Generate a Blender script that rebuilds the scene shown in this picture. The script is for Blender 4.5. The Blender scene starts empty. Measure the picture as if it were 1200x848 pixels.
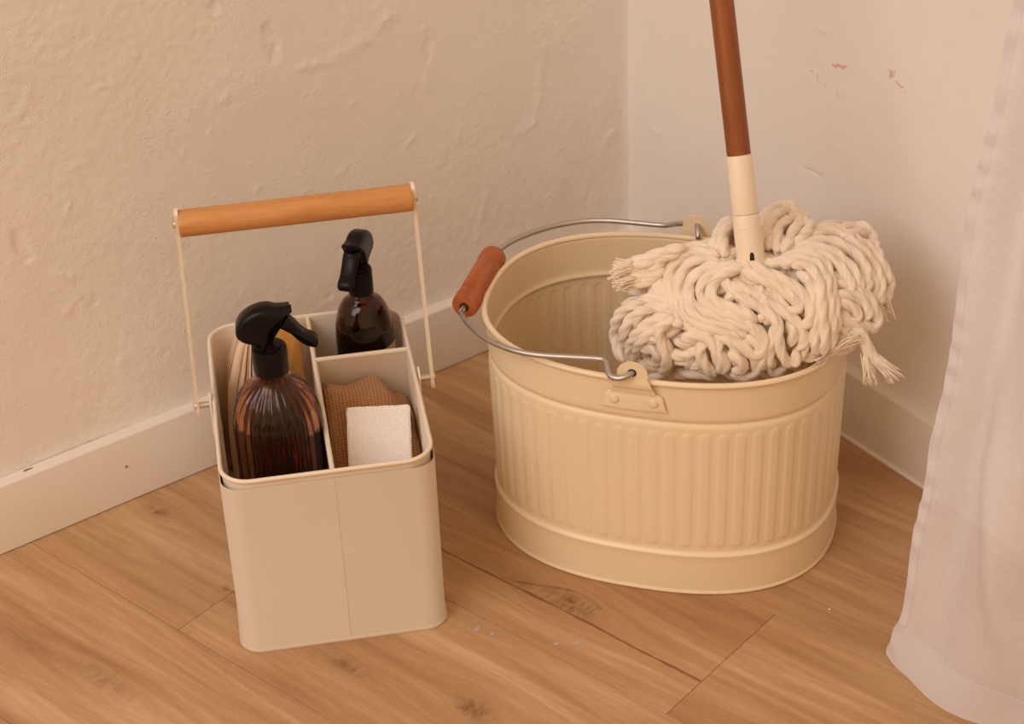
import bpy, bmesh, math, random
import numpy as np
from mathutils import Vector, Matrix

random.seed(4)
S = bpy.context.scene
COL = S.collection

# ---------------------------------------------------------------- camera
W_PX, H_PX = 1200, 848
F_PX = 2431.43
CAM = np.array([-1.3264, -1.6881, 1.3037])
ROT = (0.9884, 0.0366, -0.6220)
cd = bpy.data.cameras.new('camera')
cam = bpy.data.objects.new('camera', cd)
COL.objects.link(cam)
cam.location = CAM
cam.rotation_euler = ROT
cd.sensor_fit = 'HORIZONTAL'
cd.sensor_width = 36.0
cd.lens = F_PX * 36.0 / W_PX
cd.dof.use_dof = True
cd.dof.focus_distance = 1.97
cd.dof.aperture_fstop = 9.0
S.camera = cam

# ---------------------------------------------------------------- world, lights, exposure
wd = bpy.data.worlds.new('room_light')
S.world = wd
wd.use_nodes = True
bgn = wd.node_tree.nodes['Background']
bgn.inputs[0].default_value = (1.0, 0.61, 0.285, 1)
bgn.inputs[1].default_value = 0.90

def area(name, loc, target, size, power, color):
    ld = bpy.data.lights.new(name, 'AREA')
    ld.shape = 'RECTANGLE'
    ld.size, ld.size_y = size
    ld.energy = power
    ld.color = color
    o = bpy.data.objects.new(name, ld)
    COL.objects.link(o)
    o.location = loc
    o.rotation_euler = (Vector(target) - Vector(loc)).to_track_quat('-Z', 'Y').to_euler()
    return o
area('window_daylight', (-3.10, -0.92, 2.55), (-0.35, -0.36, 0.1), (2.2, 2.3), 52, (1.0, 0.98, 1.02))

try:
    S.cycles.max_bounces = 16; S.cycles.diffuse_bounces = 10; S.cycles.glossy_bounces = 6; S.cycles.transmission_bounces = 14
except AttributeError:
    pass
S.view_settings.view_transform = 'Standard'
S.view_settings.look = 'None'
S.view_settings.exposure = 0.0
S.view_settings.gamma = 1.0
S.view_settings.use_curve_mapping = False

# ---------------------------------------------------------------- pixel helpers (directions only)
def _rot(a):
    return np.array(Matrix.Rotation(a[2], 3, 'Z') @ Matrix.Rotation(a[1], 3, 'Y') @ Matrix.Rotation(a[0], 3, 'X'))
RM = _rot(ROT)
def ray(x, y):
    return RM @ np.array([(x - W_PX / 2) / F_PX, -(y - H_PX / 2) / F_PX, -1.0])
def on_plane(x, y, n, d):
    v = ray(x, y); n = np.array(n, float)
    return CAM + v * ((d - n @ CAM) / (n @ v))
def on_z(x, y, z=0.0): return on_plane(x, y, (0, 0, 1), z)
def on_left(x, y): return on_plane(x, y, (0, 1, 0), 0)
def on_right(x, y): return on_plane(x, y, (1, 0, 0), 0)

# ---------------------------------------------------------------- node helper
class NT:
    def __init__(self, name):
        self.m = bpy.data.materials.new(name)
        self.m.use_nodes = True
        self.t = self.m.node_tree
        self.t.nodes.clear()
        self.out = self.t.nodes.new('ShaderNodeOutputMaterial')
        self.b = self.t.nodes.new('ShaderNodeBsdfPrincipled')
        self.link(self.b.outputs[0], self.out.inputs[0])
    def link(self, a, b): self.t.links.new(a, b)
    def put(self, sock, v):
        if isinstance(v, bpy.types.NodeSocket): self.link(v, sock)
        elif isinstance(v, (tuple, list)) and len(v) == 3 and sock.type == 'RGBA': sock.default_value = (*v, 1)
        else: sock.default_value = v
    def node(self, t, **kw):
        n = self.t.nodes.new(t)
        for k, v in kw.items(): setattr(n, k, v)
        return n
    def math(self, op, a, b=None, c=None, clamp=False):
        n = self.node('ShaderNodeMath', operation=op, use_clamp=clamp)
        self.put(n.inputs[0], a)
        if b is not None: self.put(n.inputs[1], b)
        if c is not None: self.put(n.inputs[2], c)
        return n.outputs[0]
    def mix(self, fac, a, b, mode='MIX'):
        n = self.node('ShaderNodeMix', data_type='RGBA', blend_type=mode)
        self.put(n.inputs[0], fac); self.put(n.inputs[6], a); self.put(n.inputs[7], b)
        return n.outputs[2]
    def noise(self, vec=None, scale=5, detail=4, rough=.5, dist=0, dim='3D'):
        n = self.node('ShaderNodeTexNoise', noise_dimensions=dim)
        if vec is not None: self.link(vec, n.inputs['Vector'])
        n.inputs['Scale'].default_value = scale; n.inputs['Detail'].default_value = detail
        n.inputs['Roughness'].default_value = rough; n.inputs['Distortion'].default_value = dist
        return n.outputs[0]
    def ramp(self, fac, stops, interp='LINEAR'):
        n = self.node('ShaderNodeValToRGB')
        self.put(n.inputs[0], fac)
        n.color_ramp.interpolation = interp
        el = n.color_ramp.elements
        while len(el) < len(stops): el.new(.5)
        for e, (p, c) in zip(el, stops):
            e.position = p
            e.color = (*c, 1) if isinstance(c, (tuple, list)) else (c, c, c, 1)
        return n.outputs[0]
    def coord(self, kind='Object'):
        return self.node('ShaderNodeTexCoord').outputs[kind]
    def position(self):
        return self.node('ShaderNodeNewGeometry').outputs['Position']
    def mapping(self, vec, scale=(1, 1, 1), rot=(0, 0, 0), loc=(0, 0, 0)):
        n = self.node('ShaderNodeMapping')
        self.put(n.inputs['Vector'], vec)
        n.inputs['Scale'].default_value = scale; n.inputs['Rotation'].default_value = rot; n.inputs['Location'].default_value = loc
        return n.outputs[0]
    def sep(self, v):
        n = self.node('ShaderNodeSeparateXYZ'); self.link(v, n.inputs[0]); return n.outputs
    def comb(self, x, y, z):
        n = self.node('ShaderNodeCombineXYZ')
        for i, v in enumerate((x, y, z)): self.put(n.inputs[i], v)
        return n.outputs[0]
    def bump(self, h, strength=.3, dist=.001, normal=None):
        n = self.node('ShaderNodeBump')
        n.inputs['Strength'].default_value = strength; n.inputs['Distance'].default_value = dist
        self.link(h, n.inputs['Height'])
        if normal is not None: self.link(normal, n.inputs['Normal'])
        return n.outputs[0]
    def set(self, **kw):
        names = dict(color='Base Color', rough='Roughness', metal='Metallic', normal='Normal', spec='Specular IOR Level',
                     trans='Transmission Weight', ior='IOR', sheen='Sheen Weight', coat='Coat Weight', alpha='Alpha',
                     sss='Subsurface Weight')
        for k, v in kw.items(): self.put(self.b.inputs[names[k]], v)
        return self.m

# ---------------------------------------------------------------- materials
def mat_plaster(name, col, bump, scale=1.0):
    n = NT(name); p = n.position()
    big = n.noise(p, 5, 4, .6)
    c = n.mix(n.ramp(big, [(.35, 0.0), (.7, 1.0)]), col, tuple(x * .955 for x in col))
    fine = n.noise(p, 330 * scale, 4, .6)
    grit = n.ramp(n.noise(p, 210 * scale, 2, .5), [(.60, 0.0), (.74, 1.0)])
    patch = n.ramp(n.noise(p, 9, 3, .6), [(.40, .25), (.62, 1.0)])
    h = n.math('MULTIPLY', n.math('ADD', n.math('MULTIPLY', fine, .8), n.math('MULTIPLY', grit, .55)), patch)
    return n.set(color=c, rough=.62, spec=.35, normal=n.bump(h, bump, .0016))
M = {}
M['wall_left'] = mat_plaster('plaster_paint', (.83, .815, .80), .50)
M['wall_right'] = mat_plaster('smooth_wall_paint', (.81, .79, .765), .10)
def mat_paint(name, col, rough=.42, bump=.05, scale=220, spec=.45, mottle=.03):
    n = NT(name); p = n.coord()
    v = n.noise(p, 14, 4, .6)
    c = n.mix(v, tuple(x * (1 - mottle) for x in col), tuple(min(1, x * (1 + mottle)) for x in col))
    return n.set(color=c, rough=rough, spec=spec, normal=n.bump(n.noise(p, scale, 4, .6), bump, .0006))
M['baseboard'] = mat_paint('baseboard_gloss_paint', (.76, .725, .685), .38, .05, 90)
M['caddy'] = mat_paint('powder_coat_shaded', (.62, .545, .46), .46, .10, 900, .4, .015)  # off-white coat darkened in colour for the shaded body front
M['caddy_lit'] = mat_paint('powder_coat_lit', (.80, .72, .61), .5, .10, 900, .4, .015)  # same coat coloured lighter, as if lit: tray, dividers, rods and brackets
M['bucket'] = mat_paint('cream_enamel', (.815, .69, .485), .36, .03, 300, .5, .012)
M['plastic_cream'] = mat_paint('cream_plastic', (.84, .745, .60), .36, .02, 300, .45, .01)
M['black_plastic'] = mat_paint('black_plastic', (.006, .005, .005), .28, .03, 400, .18, .05)
M['chip'] = mat_paint('exposed_timber', (.22, .14, .09), .8, .1, 300)
M['crayon'] = mat_paint('red_crayon', (.72, .46, .41), .8, .1, 300)
M['speck'] = mat_paint('dried_blue_paint', (.42, .40, .38), .6, .1, 300)
M['white_speck'] = mat_paint('white_crumb', (.8, .76, .7), .6, .1, 300)
M['gap'] = mat_paint('dark_gap', (.03, .02, .015), .9, .05)
M['seam'] = mat_paint('caddy_seam', (.59, .515, .43), .5, .05)
n = NT('galvanised_steel'); p = n.coord()
M['steel'] = n.set(color=(.50, .48, .47), metal=1.0, rough=n.ramp(n.noise(p, 120, 4), [(.3, .36), (.7, .5)]))
M['screw'] = mat_paint('plated_screw', (.62, .60, .57), .3, .05); M['screw'].node_tree.nodes['Principled BSDF'].inputs['Metallic'].default_value = .9

def mat_wood(name, stops, axis_scale, rough=.45, bump=.12):
    n = NT(name)
    p = n.mapping(n.coord(), axis_scale)
    g = n.noise(p, 1, 5, .62, .6)
    f = n.noise(p, 6, 3, .6)
    v = n.math('ADD', n.math('MULTIPLY', g, .72), n.math('MULTIPLY', f, .28))
    return n.set(color=n.ramp(v, stops), rough=rough, spec=.4, normal=n.bump(f, bump, .0004))
M['beech'] = mat_wood('beech_wood', [(.30, (.45, .20, .060)), (.5, (.55, .265, .090)), (.72, (.62, .32, .125))], (14, 110, 110))
M['mop_wood'] = mat_wood('stained_bamboo', [(.28, (.15, .043, .011)), (.5, (.25, .075, .019)), (.75, (.33, .115, .032))], (90, 90, 4), .38)
M['grip_wood'] = mat_wood('stained_grip_wood', [(.28, (.30, .075, .020)), (.5, (.42, .115, .032)), (.75, (.50, .16, .05))], (120, 22, 120), .42)
M['brush_wood'] = mat_wood('brush_wood', [(.30, (.55, .25, .06)), (.5, (.68, .34, .09)), (.72, (.76, .42, .14))], (90, 90, 12))

# oak-look laminate: grain runs along plank direction, knots where the boards have them
TH = math.radians(-75.6)
TD = np.array([math.cos(TH), math.sin(TH)])        # along boards
ND = np.array([-math.sin(TH), math.cos(TH)])       # across boards
def mat_floor():
    n = NT('oak_laminate')
    pos = n.position(); X, Y, Z = n.sep(pos)
    t = n.math('ADD', n.math('MULTIPLY', X, float(TD[0])), n.math('MULTIPLY', Y, float(TD[1])))
    q = n.math('ADD', n.math('MULTIPLY', X, float(ND[0])), n.math('MULTIPLY', Y, float(ND[1])))
    rnd = n.node('ShaderNodeObjectInfo').outputs['Random']
    # knots: t, q, half length, half width, darkness
    knots = [(.318, -.508, .026, .012, .95), (.265, -.514, .055, .010, .45), (.338, -.680, .020, .012, .95), (-.118, -.655, .016, .009, .9), (.205, -.708, .026, .006, 1.0),
             (.034, -.699, .010, .003, .9), (.036, -.862, .05, .012, .45), (.05, -.245, .02, .009, .3), (-.045, -.345, .012, .006, .6)]
    dark = None; q2 = q
    for (t0, q0, a, b, s) in knots:
        dt = n.math('DIVIDE', n.math('SUBTRACT', t, t0), a)
        dq = n.math('SUBTRACT', q, q0)
        dqn = n.math('DIVIDE', dq, b)
        d2 = n.math('ADD', n.math('MULTIPLY', dt, dt), n.math('MULTIPLY', dqn, dqn))
        wide = n.math('EXPONENT', n.math('MULTIPLY', d2, -.16))
        q2 = n.math('SUBTRACT', q2, n.math('MULTIPLY', dq, n.math('MULTIPLY', wide, .8)))
        core = n.math('MULTIPLY', n.math('EXPONENT', n.math('MULTIPLY', d2, -1.0)), s)
        dark = core if dark is None else n.math('ADD', dark, core)
    vec = n.comb(n.math('ADD', t, n.math('MULTIPLY', rnd, 37.0)), q2, n.math('MULTIPLY', rnd, 9.0))
    broad = n.noise(n.mapping(vec, (2.0, 17, 1)), 1, 4, .55, .8)
    streak = n.noise(n.mapping(vec, (4.5, 75, 1)), 1, 5, .62, .35)
    fibre = n.noise(n.mapping(vec, (38, 700, 1)), 1, 3, .6)
    v = n.math('ADD', n.math('MULTIPLY', broad, .52), n.math('ADD', n.math('MULTIPLY', streak, .34), n.math('MULTIPLY', fibre, .14)))
    c = n.ramp(v, [(.30, (.262, .130, .058)), (.43, (.385, .219, .106)), (.53, (.475, .295, .154)), (.66, (.63, .43, .26))])
    c = n.mix(n.math('MULTIPLY', n.math('SUBTRACT', rnd, .5), .25), c, (.42, .19, .075))
    # pores
    pore = n.noise(n.mapping(vec, (60, 420, 1)), 1, 2, .5)
    c = n.mix(n.ramp(pore, [(.62, 0.0), (.80, .30)]), c, (.26, .115, .045))
    # open crack that runs beside the largest knot
    wob = n.math('MULTIPLY', n.math('SUBTRACT', n.noise(n.comb(n.math('MULTIPLY', t, 16.0), 0.0, 0.0), 1, 3, .6), .5), .010)
    near = n.math('EXPONENT', n.math('MULTIPLY', n.math('POWER', n.math('DIVIDE', n.math('SUBTRACT', t, .318), .055), 2.0), -1.0))
    cq = n.math('ABSOLUTE', n.math('SUBTRACT', n.math('SUBTRACT', q, -.5225), n.math('ADD', n.math('MULTIPLY', wob, .35), n.math('MULTIPLY', near, .0015))))
    thick = n.math('ADD', n.math('MULTIPLY', n.math('POWER', n.noise(n.comb(n.math('MULTIPLY', t, 30.0), 3.0, 0.0), 1, 2, .5), 2.5), 0.0085), .0003)
    line = n.math('SUBTRACT', 1.0, n.math('SMOOTH_MIN', n.math('DIVIDE', cq, thick), 1.0, .3), clamp=True)
    rng = n.math('MULTIPLY', n.math('GREATER_THAN', t, .05), n.math('LESS_THAN', t, .4795))
    # upper outline of the knot's almond
    cq2 = n.math('ABSOLUTE', n.math('SUBTRACT', n.math('SUBTRACT', q, -.5225), n.math('ADD', n.math('MULTIPLY', near, .031), n.math('MULTIPLY', wob, .6))))
    line2 = n.math('MULTIPLY', n.math('SUBTRACT', 1.0, n.math('SMOOTH_MIN', n.math('DIVIDE', cq2, .0028), 1.0, .3), clamp=True),
                   n.math('MULTIPLY', n.math('GREATER_THAN', t, .235), n.math('LESS_THAN', t, .345)))
    brk = n.ramp(n.noise(n.mapping(vec, (55, 130, 1)), 1, 3, .6), [(.40, .25), (.60, 1.0)])
    line2 = n.math('MULTIPLY', line2, brk)
    ln = n.math('MAXIMUM', n.math('MULTIPLY', line, n.math('MULTIPLY', rng, .92)), n.math('MULTIPLY', line2, .75))
    knotn = n.noise(n.mapping(vec, (120, 260, 1)), 1, 4, .65, 1.0)
    dk = n.math('MULTIPLY', dark, n.ramp(knotn, [(.38, .15), (.62, 1.0)]), clamp=True)
    c = n.mix(n.math('MULTIPLY', dk, .85), c, (.145, .052, .022))
    c = n.mix(ln, c, (.11, .042, .02))
    h = n.math('SUBTRACT', n.math('ADD', n.math('MULTIPLY', fibre, .5), n.math('MULTIPLY', streak, .5)), n.math('MULTIPLY', ln, 1.2))
    return n.set(color=c, rough=n.ramp(streak, [(.3, .52), (.7, .42)]), spec=.4, normal=n.bump(h, .14, .0006))
M['floor'] = mat_floor()
M['subfloor'] = mat_paint('subfloor_board', (.10, .055, .03), .9, .1)

def mat_rope():
    n = NT('cotton_rope')
    uv = n.node('ShaderNodeUVMap').outputs[0]
    rnd = n.node('ShaderNodeObjectInfo').outputs['Random']
    fib = n.noise(n.mapping(uv, (34, 9, 1)), 1, 4, .65)
    lump = n.noise(n.coord(), 60, 3, .5)
    v = n.math('ADD', n.math('MULTIPLY', fib, .5), n.math('MULTIPLY', lump, .5))
    c = n.ramp(v, [(.32, (.80, .68, .55)), (.52, (.88, .79, .68)), (.7, (.92, .84, .74))])
    c = n.mix(n.math('MULTIPLY', rnd, .22), c, (.82, .70, .56))
    return n.set(color=c, rough=.9, spec=.1, sheen=.25, sss=0.0, normal=n.bump(fib, .8, .0010))
M['rope'] = mat_rope()

n = NT('curtain_voile')
p = n.position()
X, Y, Z = n.sep(p)
warp = n.noise(n.mapping(p, (1900, 1900, 130)), 1, 1, .5)
weft = n.noise(n.mapping(p, (130, 130, 1900)), 1, 1, .5)
wv = n.math('ADD', n.math('MULTIPLY', warp, .5), n.math('MULTIPLY', weft, .5))
cc = n.mix(n.ramp(wv, [(.35, 0.0), (.65, 1.0)]), (.80, .78, .82), (.84, .82, .86))
nb = n.bump(wv, .2, .0004)
n.set(color=cc, rough=.9, spec=.1, sheen=.2, normal=nb)
tr = n.node('ShaderNodeBsdfTranslucent'); n.link(cc, tr.inputs[0]); n.link(nb, tr.inputs['Normal'])
ms = n.node('ShaderNodeMixShader'); ms.inputs[0].default_value = .34
n.link(n.b.outputs[0], ms.inputs[1]); n.link(tr.outputs[0], ms.inputs[2])
tp = n.node('ShaderNodeBsdfTransparent'); m2 = n.node('ShaderNodeMixShader')
n.put(m2.inputs[0], n.ramp(wv, [(.40, .15), (.60, .08)]))
n.link(ms.outputs[0], m2.inputs[1]); n.link(tp.outputs[0], m2.inputs[2]); n.link(m2.outputs[0], n.out.inputs[0])
M['curtain'] = n.m
h_ = n.m.copy(); h_.name = 'curtain_doubled_hem'
for nd in h_.node_tree.nodes:
    if nd.type == 'VALTORGB' and nd.outputs[0].is_linked and nd.outputs[0].links[0].to_node.type == 'MIX_SHADER':
        for e in nd.color_ramp.elements: e.color = (.02, .02, .02, 1)
M['curtain_hem'] = h_

def mat_glass(name, col, rough=.04):
    n = NT(name)
    return n.set(color=col, rough=rough, trans=1.0, ior=1.45, spec=.5)
M['amber'] = mat_glass('amber_glass', (.44, .19, .10))
M['amber_dark'] = mat_glass('dark_amber_glass', (.22, .075, .04))
M['liquid'] = mat_glass('amber_liquid', (.36, .10, .035), .0)
M['label'] = mat_paint('kraft_label', (.62, .42, .31), .7, .1, 400)

n = NT('waffle_cotton')
uv = n.node('ShaderNodeUVMap').outputs[0]
U, V, _ = n.sep(uv)
def grid_wave(x, k):
    return n.math('ABSOLUTE', n.math('SINE', n.math('MULTIPLY', x, k)))
gx, gy = grid_wave(U, math.pi / .0034), grid_wave(V, math.pi / .0034)
cell = n.math('MULTIPLY', gx, gy)
big = n.noise(n.coord(), 30, 4, .6)
cc = n.mix(n.ramp(cell, [(.1, 0.0), (.75, 1.0)]), (.55, .30, .145), (.35, .165, .07))
cc = n.mix(n.math('MULTIPLY', big, .3), cc, (.30, .145, .06))
M['waffle'] = n.set(color=cc, rough=.95, spec=.05, sheen=.2, normal=n.bump(n.math('SUBTRACT', 1.0, cell), .9, .0012))

n = NT('melamine_foam')
p = n.coord()
ng = n.noise(p, 420, 4, .7)
M['sponge'] = n.set(color=n.ramp(ng, [(.3, (.80, .76, .74)), (.6, (.90, .875, .86))]), rough=.95, spec=.05, normal=n.bump(ng, .5, .0009))

n = NT('striped_cotton')
uv = n.node('ShaderNodeUVMap').outputs[0]
U, V, _ = n.sep(uv)
uu = n.math('ADD', U, n.math('MULTIPLY', n.math('SUBTRACT', n.noise(n.coord(), 22, 2, .5), .5), .03))
fr = n.math('FRACT', n.math('ADD', n.math('MULTIPLY', uu, 2.3), .3))
cr, br, dkc, tn = (.76, .60, .45), (.50, .27, .14), (.075, .045, .035), (.62, .40, .25)
c = n.ramp(fr, [(0, cr), (.22, tn), (.30, cr), (.42, dkc), (.48, cr), (.54, br), (.64, dkc), (.70, tn), (.76, cr), (.88, br), (.93, cr)], 'CONSTANT')
wv = n.noise(n.mapping(uv, (300, 300, 1)), 1, 3, .6)
M['stripes'] = n.set(color=c, rough=.95, spec=.05, sheen=.15, normal=n.bump(wv, .4, .0006))
M['bristle'] = mat_paint('bristle', (.70, .58, .40), .9, .2, 600)

# ---------------------------------------------------------------- mesh helpers
def mesh(name, verts, faces, mat, parent=None, smooth=True, angle=40, uv=None, loc=None):
    me = bpy.data.meshes.new(name)
    me.from_pydata([tuple(map(float, v)) for v in verts], [], faces)
    me.update()
    if smooth:
        me.polygons.foreach_set('use_smooth', [True] * len(me.polygons))
        if angle < 180: me.set_sharp_from_angle(angle=math.radians(angle))
    if uv is not None:
        ul = me.uv_layers.new(name='UVMap')
        idx = np.empty(len(me.loops), int); me.loops.foreach_get('vertex_index', idx)
        ul.data.foreach_set('uv', np.asarray(uv, np.float32)[idx].ravel())
    me.materials.append(mat)
    o = bpy.data.objects.new(name, me)
    COL.objects.link(o)
    if parent is not None: o.parent = parent
    if loc is not None: o.location = loc
    return o
def fix_normals(o):
    bm = bmesh.new(); bm.from_mesh(o.data)
    bmesh.ops.recalc_face_normals(bm, faces=bm.faces[:]); bm.to_mesh(o.data); bm.free()
    return o
def thing(name, label, cat, loc=(0, 0, 0), rz=0.0, group=None):
    o = bpy.data.objects.new(name, None); COL.objects.link(o)
    o.empty_display_size = .05
    o.location = loc; o.rotation_euler = (0, 0, rz)
    o['label'] = label; o['category'] = cat
    if group: o['group'] = group
    return o
def tag(o, label, cat):
    o['label'] = label; o['category'] = cat; return o
def struct(o):
    o['kind'] = 'structure'; return o
def loft(rings, closed=True, cap0=False, cap1=False):
    n = len(rings[0]); v = [p for r in rings for p in r]; f = []
    for i in range(len(rings) - 1):
        for j in range(n if closed else n - 1):
            k = (j + 1) % n
            f.append((i * n + j, i * n + k, (i + 1) * n + k, (i + 1) * n + j))
    if cap0: f.append(tuple(range(n - 1, -1, -1)))
    if cap1: f.append(tuple((len(rings) - 1) * n + j for j in range(n)))
    return v, f
def lathe(prof, n=32, c=(0, 0)):
    return [[(c[0] + r * math.cos(2 * math.pi * j / n), c[1] + r * math.sin(2 * math.pi * j / n), z) for j in range(n)] for r, z in prof]
def revolve(name, prof, mat, parent, n=32, c=(0, 0), cap0=True, cap1=True, angle=40):
    v, f = loft(lathe(prof, n, c), True, cap0, cap1)
    return mesh(name, v, f, mat, parent, angle=angle)
def spline(pts, step):
    P = np.array(pts, float); n = len(P)
    if n == 2: P = np.array([P[0], (P[0] + P[1]) / 2, P[1]]); n = 3
    Q = np.vstack([2 * P[0] - P[1], P, 2 * P[-1] - P[-2]]); out = []
    for i in range(n - 1):
        a, b, c, d = Q[i:i + 4]
        m = max(2, int(np.linalg.norm(c - b) / step))
        for t in np.arange(m) / m:
            out.append(.5 * (2 * b + (c - a) * t + (2 * a - 5 * b + 4 * c - d) * t * t + (3 * b - a - 3 * c + d) * t ** 3))
    out.append(P[-1]); return np.array(out)
def frames(P):
    T = np.gradient(P, axis=0); T /= np.linalg.norm(T, axis=1)[:, None] + 1e-12
    a = np.array([0, 0, 1.]) if abs(T[0][2]) < .8 else np.array([1., 0, 0])
    N = np.empty_like(T); x = a - T[0] * (a @ T[0]); N[0] = x / np.linalg.norm(x)
    for i in range(1, len(P)):
        x = N[i - 1] - T[i] * (N[i - 1] @ T[i]); N[i] = x / (np.linalg.norm(x) + 1e-12)
    return T, N, np.cross(T, N)
def tube(P, r, sides=10):
    P = np.asarray(P); T, N, B = frames(P)
    rr = np.full(len(P), r) if np.isscalar(r) else np.asarray(r)
    th = np.arange(sides) * 2 * math.pi / sides
    return loft([[P[i] + rr[i] * (math.cos(a) * N[i] + math.sin(a) * B[i]) for a in th] for i in range(len(P))], True, True, True)
def box(x0, x1, y0, y1, z0, z1, bev=0.0):
    if bev <= 0:
        v = [(x, y, z) for z in (z0, z1) for x, y in ((x0, y0), (x1, y0), (x1, y1), (x0, y1))]
        return v, [(3, 2, 1, 0), (4, 5, 6, 7), (0, 1, 5, 4), (1, 2, 6, 5), (2, 3, 7, 6), (3, 0, 4, 7)]
    rs = []
    for z, d in ((z0, bev), (z0 + bev, 0), (z1 - bev, 0), (z1, bev)):
        rs.append([(x0 + d, y0 + d, z), (x1 - d, y0 + d, z), (x1 - d, y1 - d, z), (x0 + d, y1 - d, z)])
    return loft(rs, True, True, True)
def rrect(hx, hy, r, off, z, k=8):
    hx, hy, r = hx + off, hy + off, max(r + off, .0008); pts = []
    for cx, cy, a0 in ((hx - r, hy - r, 0), (-hx + r, hy - r, 90), (-hx + r, -hy + r, 180), (hx - r, -hy + r, 270)):
        for i in range(k + 1):
            a = math.radians(a0 + 90 * i / k); pts.append((cx + r * math.cos(a), cy + r * math.sin(a), z))
    return pts
def prism(poly, th, bev):
    """poly in (x,z), extruded along y to +-th with a bevelled edge"""
    P = np.array(poly, float)
    A = np.roll(P, 1, 0); B = np.roll(P, -1, 0); d = B - A; d /= np.linalg.norm(d, axis=1)[:, None] + 1e-9
    area2 = (P[:, 0] * np.roll(P[:, 1], -1) - np.roll(P[:, 0], -1) * P[:, 1]).sum()
    nrm = np.stack([d[:, 1], -d[:, 0]], 1) * (1 if area2 > 0 else -1)
    rings = []
    for y, o in ((-th, bev), (-th + bev * .35, bev * .3), (-th + bev, 0), (th - bev, 0), (th - bev * .35, bev * .3), (th, bev)):
        Q = P - nrm * o
        rings.append([(x, y, z) for x, z in Q])
    return loft(rings, True, True, True)
def smooth_poly(pts, n=5):
    P = np.array(pts, float); out = []
    for i in range(len(P)):
        a, b, c, d = P[i - 1], P[i], P[(i + 1) % len(P)], P[(i + 2) % len(P)]
        for t in np.arange(n) / n:
            out.append(.5 * (2 * b + (c - a) * t + (2 * a - 5 * b + 4 * c - d) * t * t + (3 * b - a - 3 * c + d) * t ** 3))
    return out

def vnoise(x, y, seed=0):
    xi, yi = np.floor(x), np.floor(y); fx, fy = x - xi, y - yi
    fx = fx * fx * (3 - 2 * fx); fy = fy * fy * (3 - 2 * fy)
    def h(a, b):
        s = np.sin(a * 127.1 + b * 311.7 + seed * 74.7) * 43758.5453
        return s - np.floor(s)
    return (h(xi, yi) * (1 - fx) + h(xi + 1, yi) * fx) * (1 - fy) + (h(xi, yi + 1) * (1 - fx) + h(xi + 1, yi + 1) * fx) * fy - .5

# ---------------------------------------------------------------- walls with uneven plaster
def seg_dist(A, Z, a, b):
    a = np.array(a); b = np.array(b); d = b - a; L = d @ d + 1e-12
    t = np.clip(((A - a[0]) * d[0] + (Z - a[1]) * d[1]) / L, 0, 1)
    return np.hypot(A - a[0] - t * d[0], Z - a[1] - t * d[1])
def L2(x, y): P = on_left(x, y); return (P[0], P[2])
def R2(x, y): P = on_right(x, y); return (P[1], P[2])
# (pixel polyline, half width m, height m): positive stands proud, negative is a dent
REL_L = [([(317, 35), (321, 66)], .0065, -.0028), ([(247, 5), (250, 12)], .005, -.0028), ([(22, 275), (29, 300)], .007, -.0032),
         ([(353, 79), (402, 64), (434, 46), (455, 22)], .0055, .0018), ([(505, 50), (501, 66)], .005, -.002), ([(500, 85), (503, 105)], .004, .0010),
         ([(637, 55), (633, 110), (626, 146), (610, 155)], .006, .0016), ([(474, 169), (487, 160)], .003, .0014), ([(540, 137), (538, 168)], .003, .0012),
         ([(569, 232), (561, 280)], .0032, .0020), ([(689, 230), (689, 235)], .004, -.0022), ([(710, 164), (718, 155)], .005, .0016),
         ([(112, 352), (108, 357)], .004, -.0024), ([(118, 100), (135, 98), (132, 85)], .0028, .0012), ([(88, 194), (102, 192)], .0028, .0012),
         ([(298, 226), (302, 219)], .004, .0018), ([(262, 116), (265, 114)], .004, .0016), ([(30, 108), (31, 107)], .004, .0016),
         ([(78, 248), (82, 240)], .004, .0013), ([(450, 22), (452, 28)], .006, .002), ([(140, 425), (150, 440)], .006, .0012), ([(88, 485), (100, 495)], .008, .0012),
         ([(560, 10), (562, 14)], .004, .0014), ([(692, 5), (692, 14)], .005, .0014), ([(672, 25), (674, 27)], .003, .0012),
         ([(65, 325), (84, 320)], .003, .0013), ([(80, 365), (95, 348)], .0035, .0012), ([(398, 200), (404, 197)], .003, .0013), ([(155, 60), (158, 65)], .003, .0015),
         ([(662, 207), (668, 205)], .003, .0013), ([(640, 235), (646, 228)], .003, .001), ([(510, 195), (530, 188)], .0028, .001)]
REL_R = [([(760, 116), (764, 113)], .005, .0012), ([(765, 150), (778, 158)], .004, .0010), ([(948, 13), (955, 12)], .003, .0009), ([(953, 30), (970, 38)], .003, .0009),
         ([(977, 168), (984, 174)], .003, .0009), ([(941, 195), (962, 206)], .003, -.001), ([(1018, 60), (1024, 58)], .003, .0008), ([(1090, 198), (1100, 195)], .003, .0007),
         ([(1044, 292), (1052, 300)], .004, .0007), ([(917, 49), (919, 48)], .003, .0008)]
rg = np.random.RandomState(11)
GR_L = np.stack([rg.uniform(-1.1, 0, 300), rg.uniform(.08, .75, 300), rg.uniform(.0014, .0034, 300), rg.choice([-1, 1, 1], 300) * rg.uniform(.0002, .0009, 300)], 1)
GR_R = np.stack([rg.uniform(-.8, 0, 60), rg.uniform(.08, .75, 60), rg.uniform(.0014, .003, 60), rg.uniform(.0002, .0006, 60)], 1)
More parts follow.
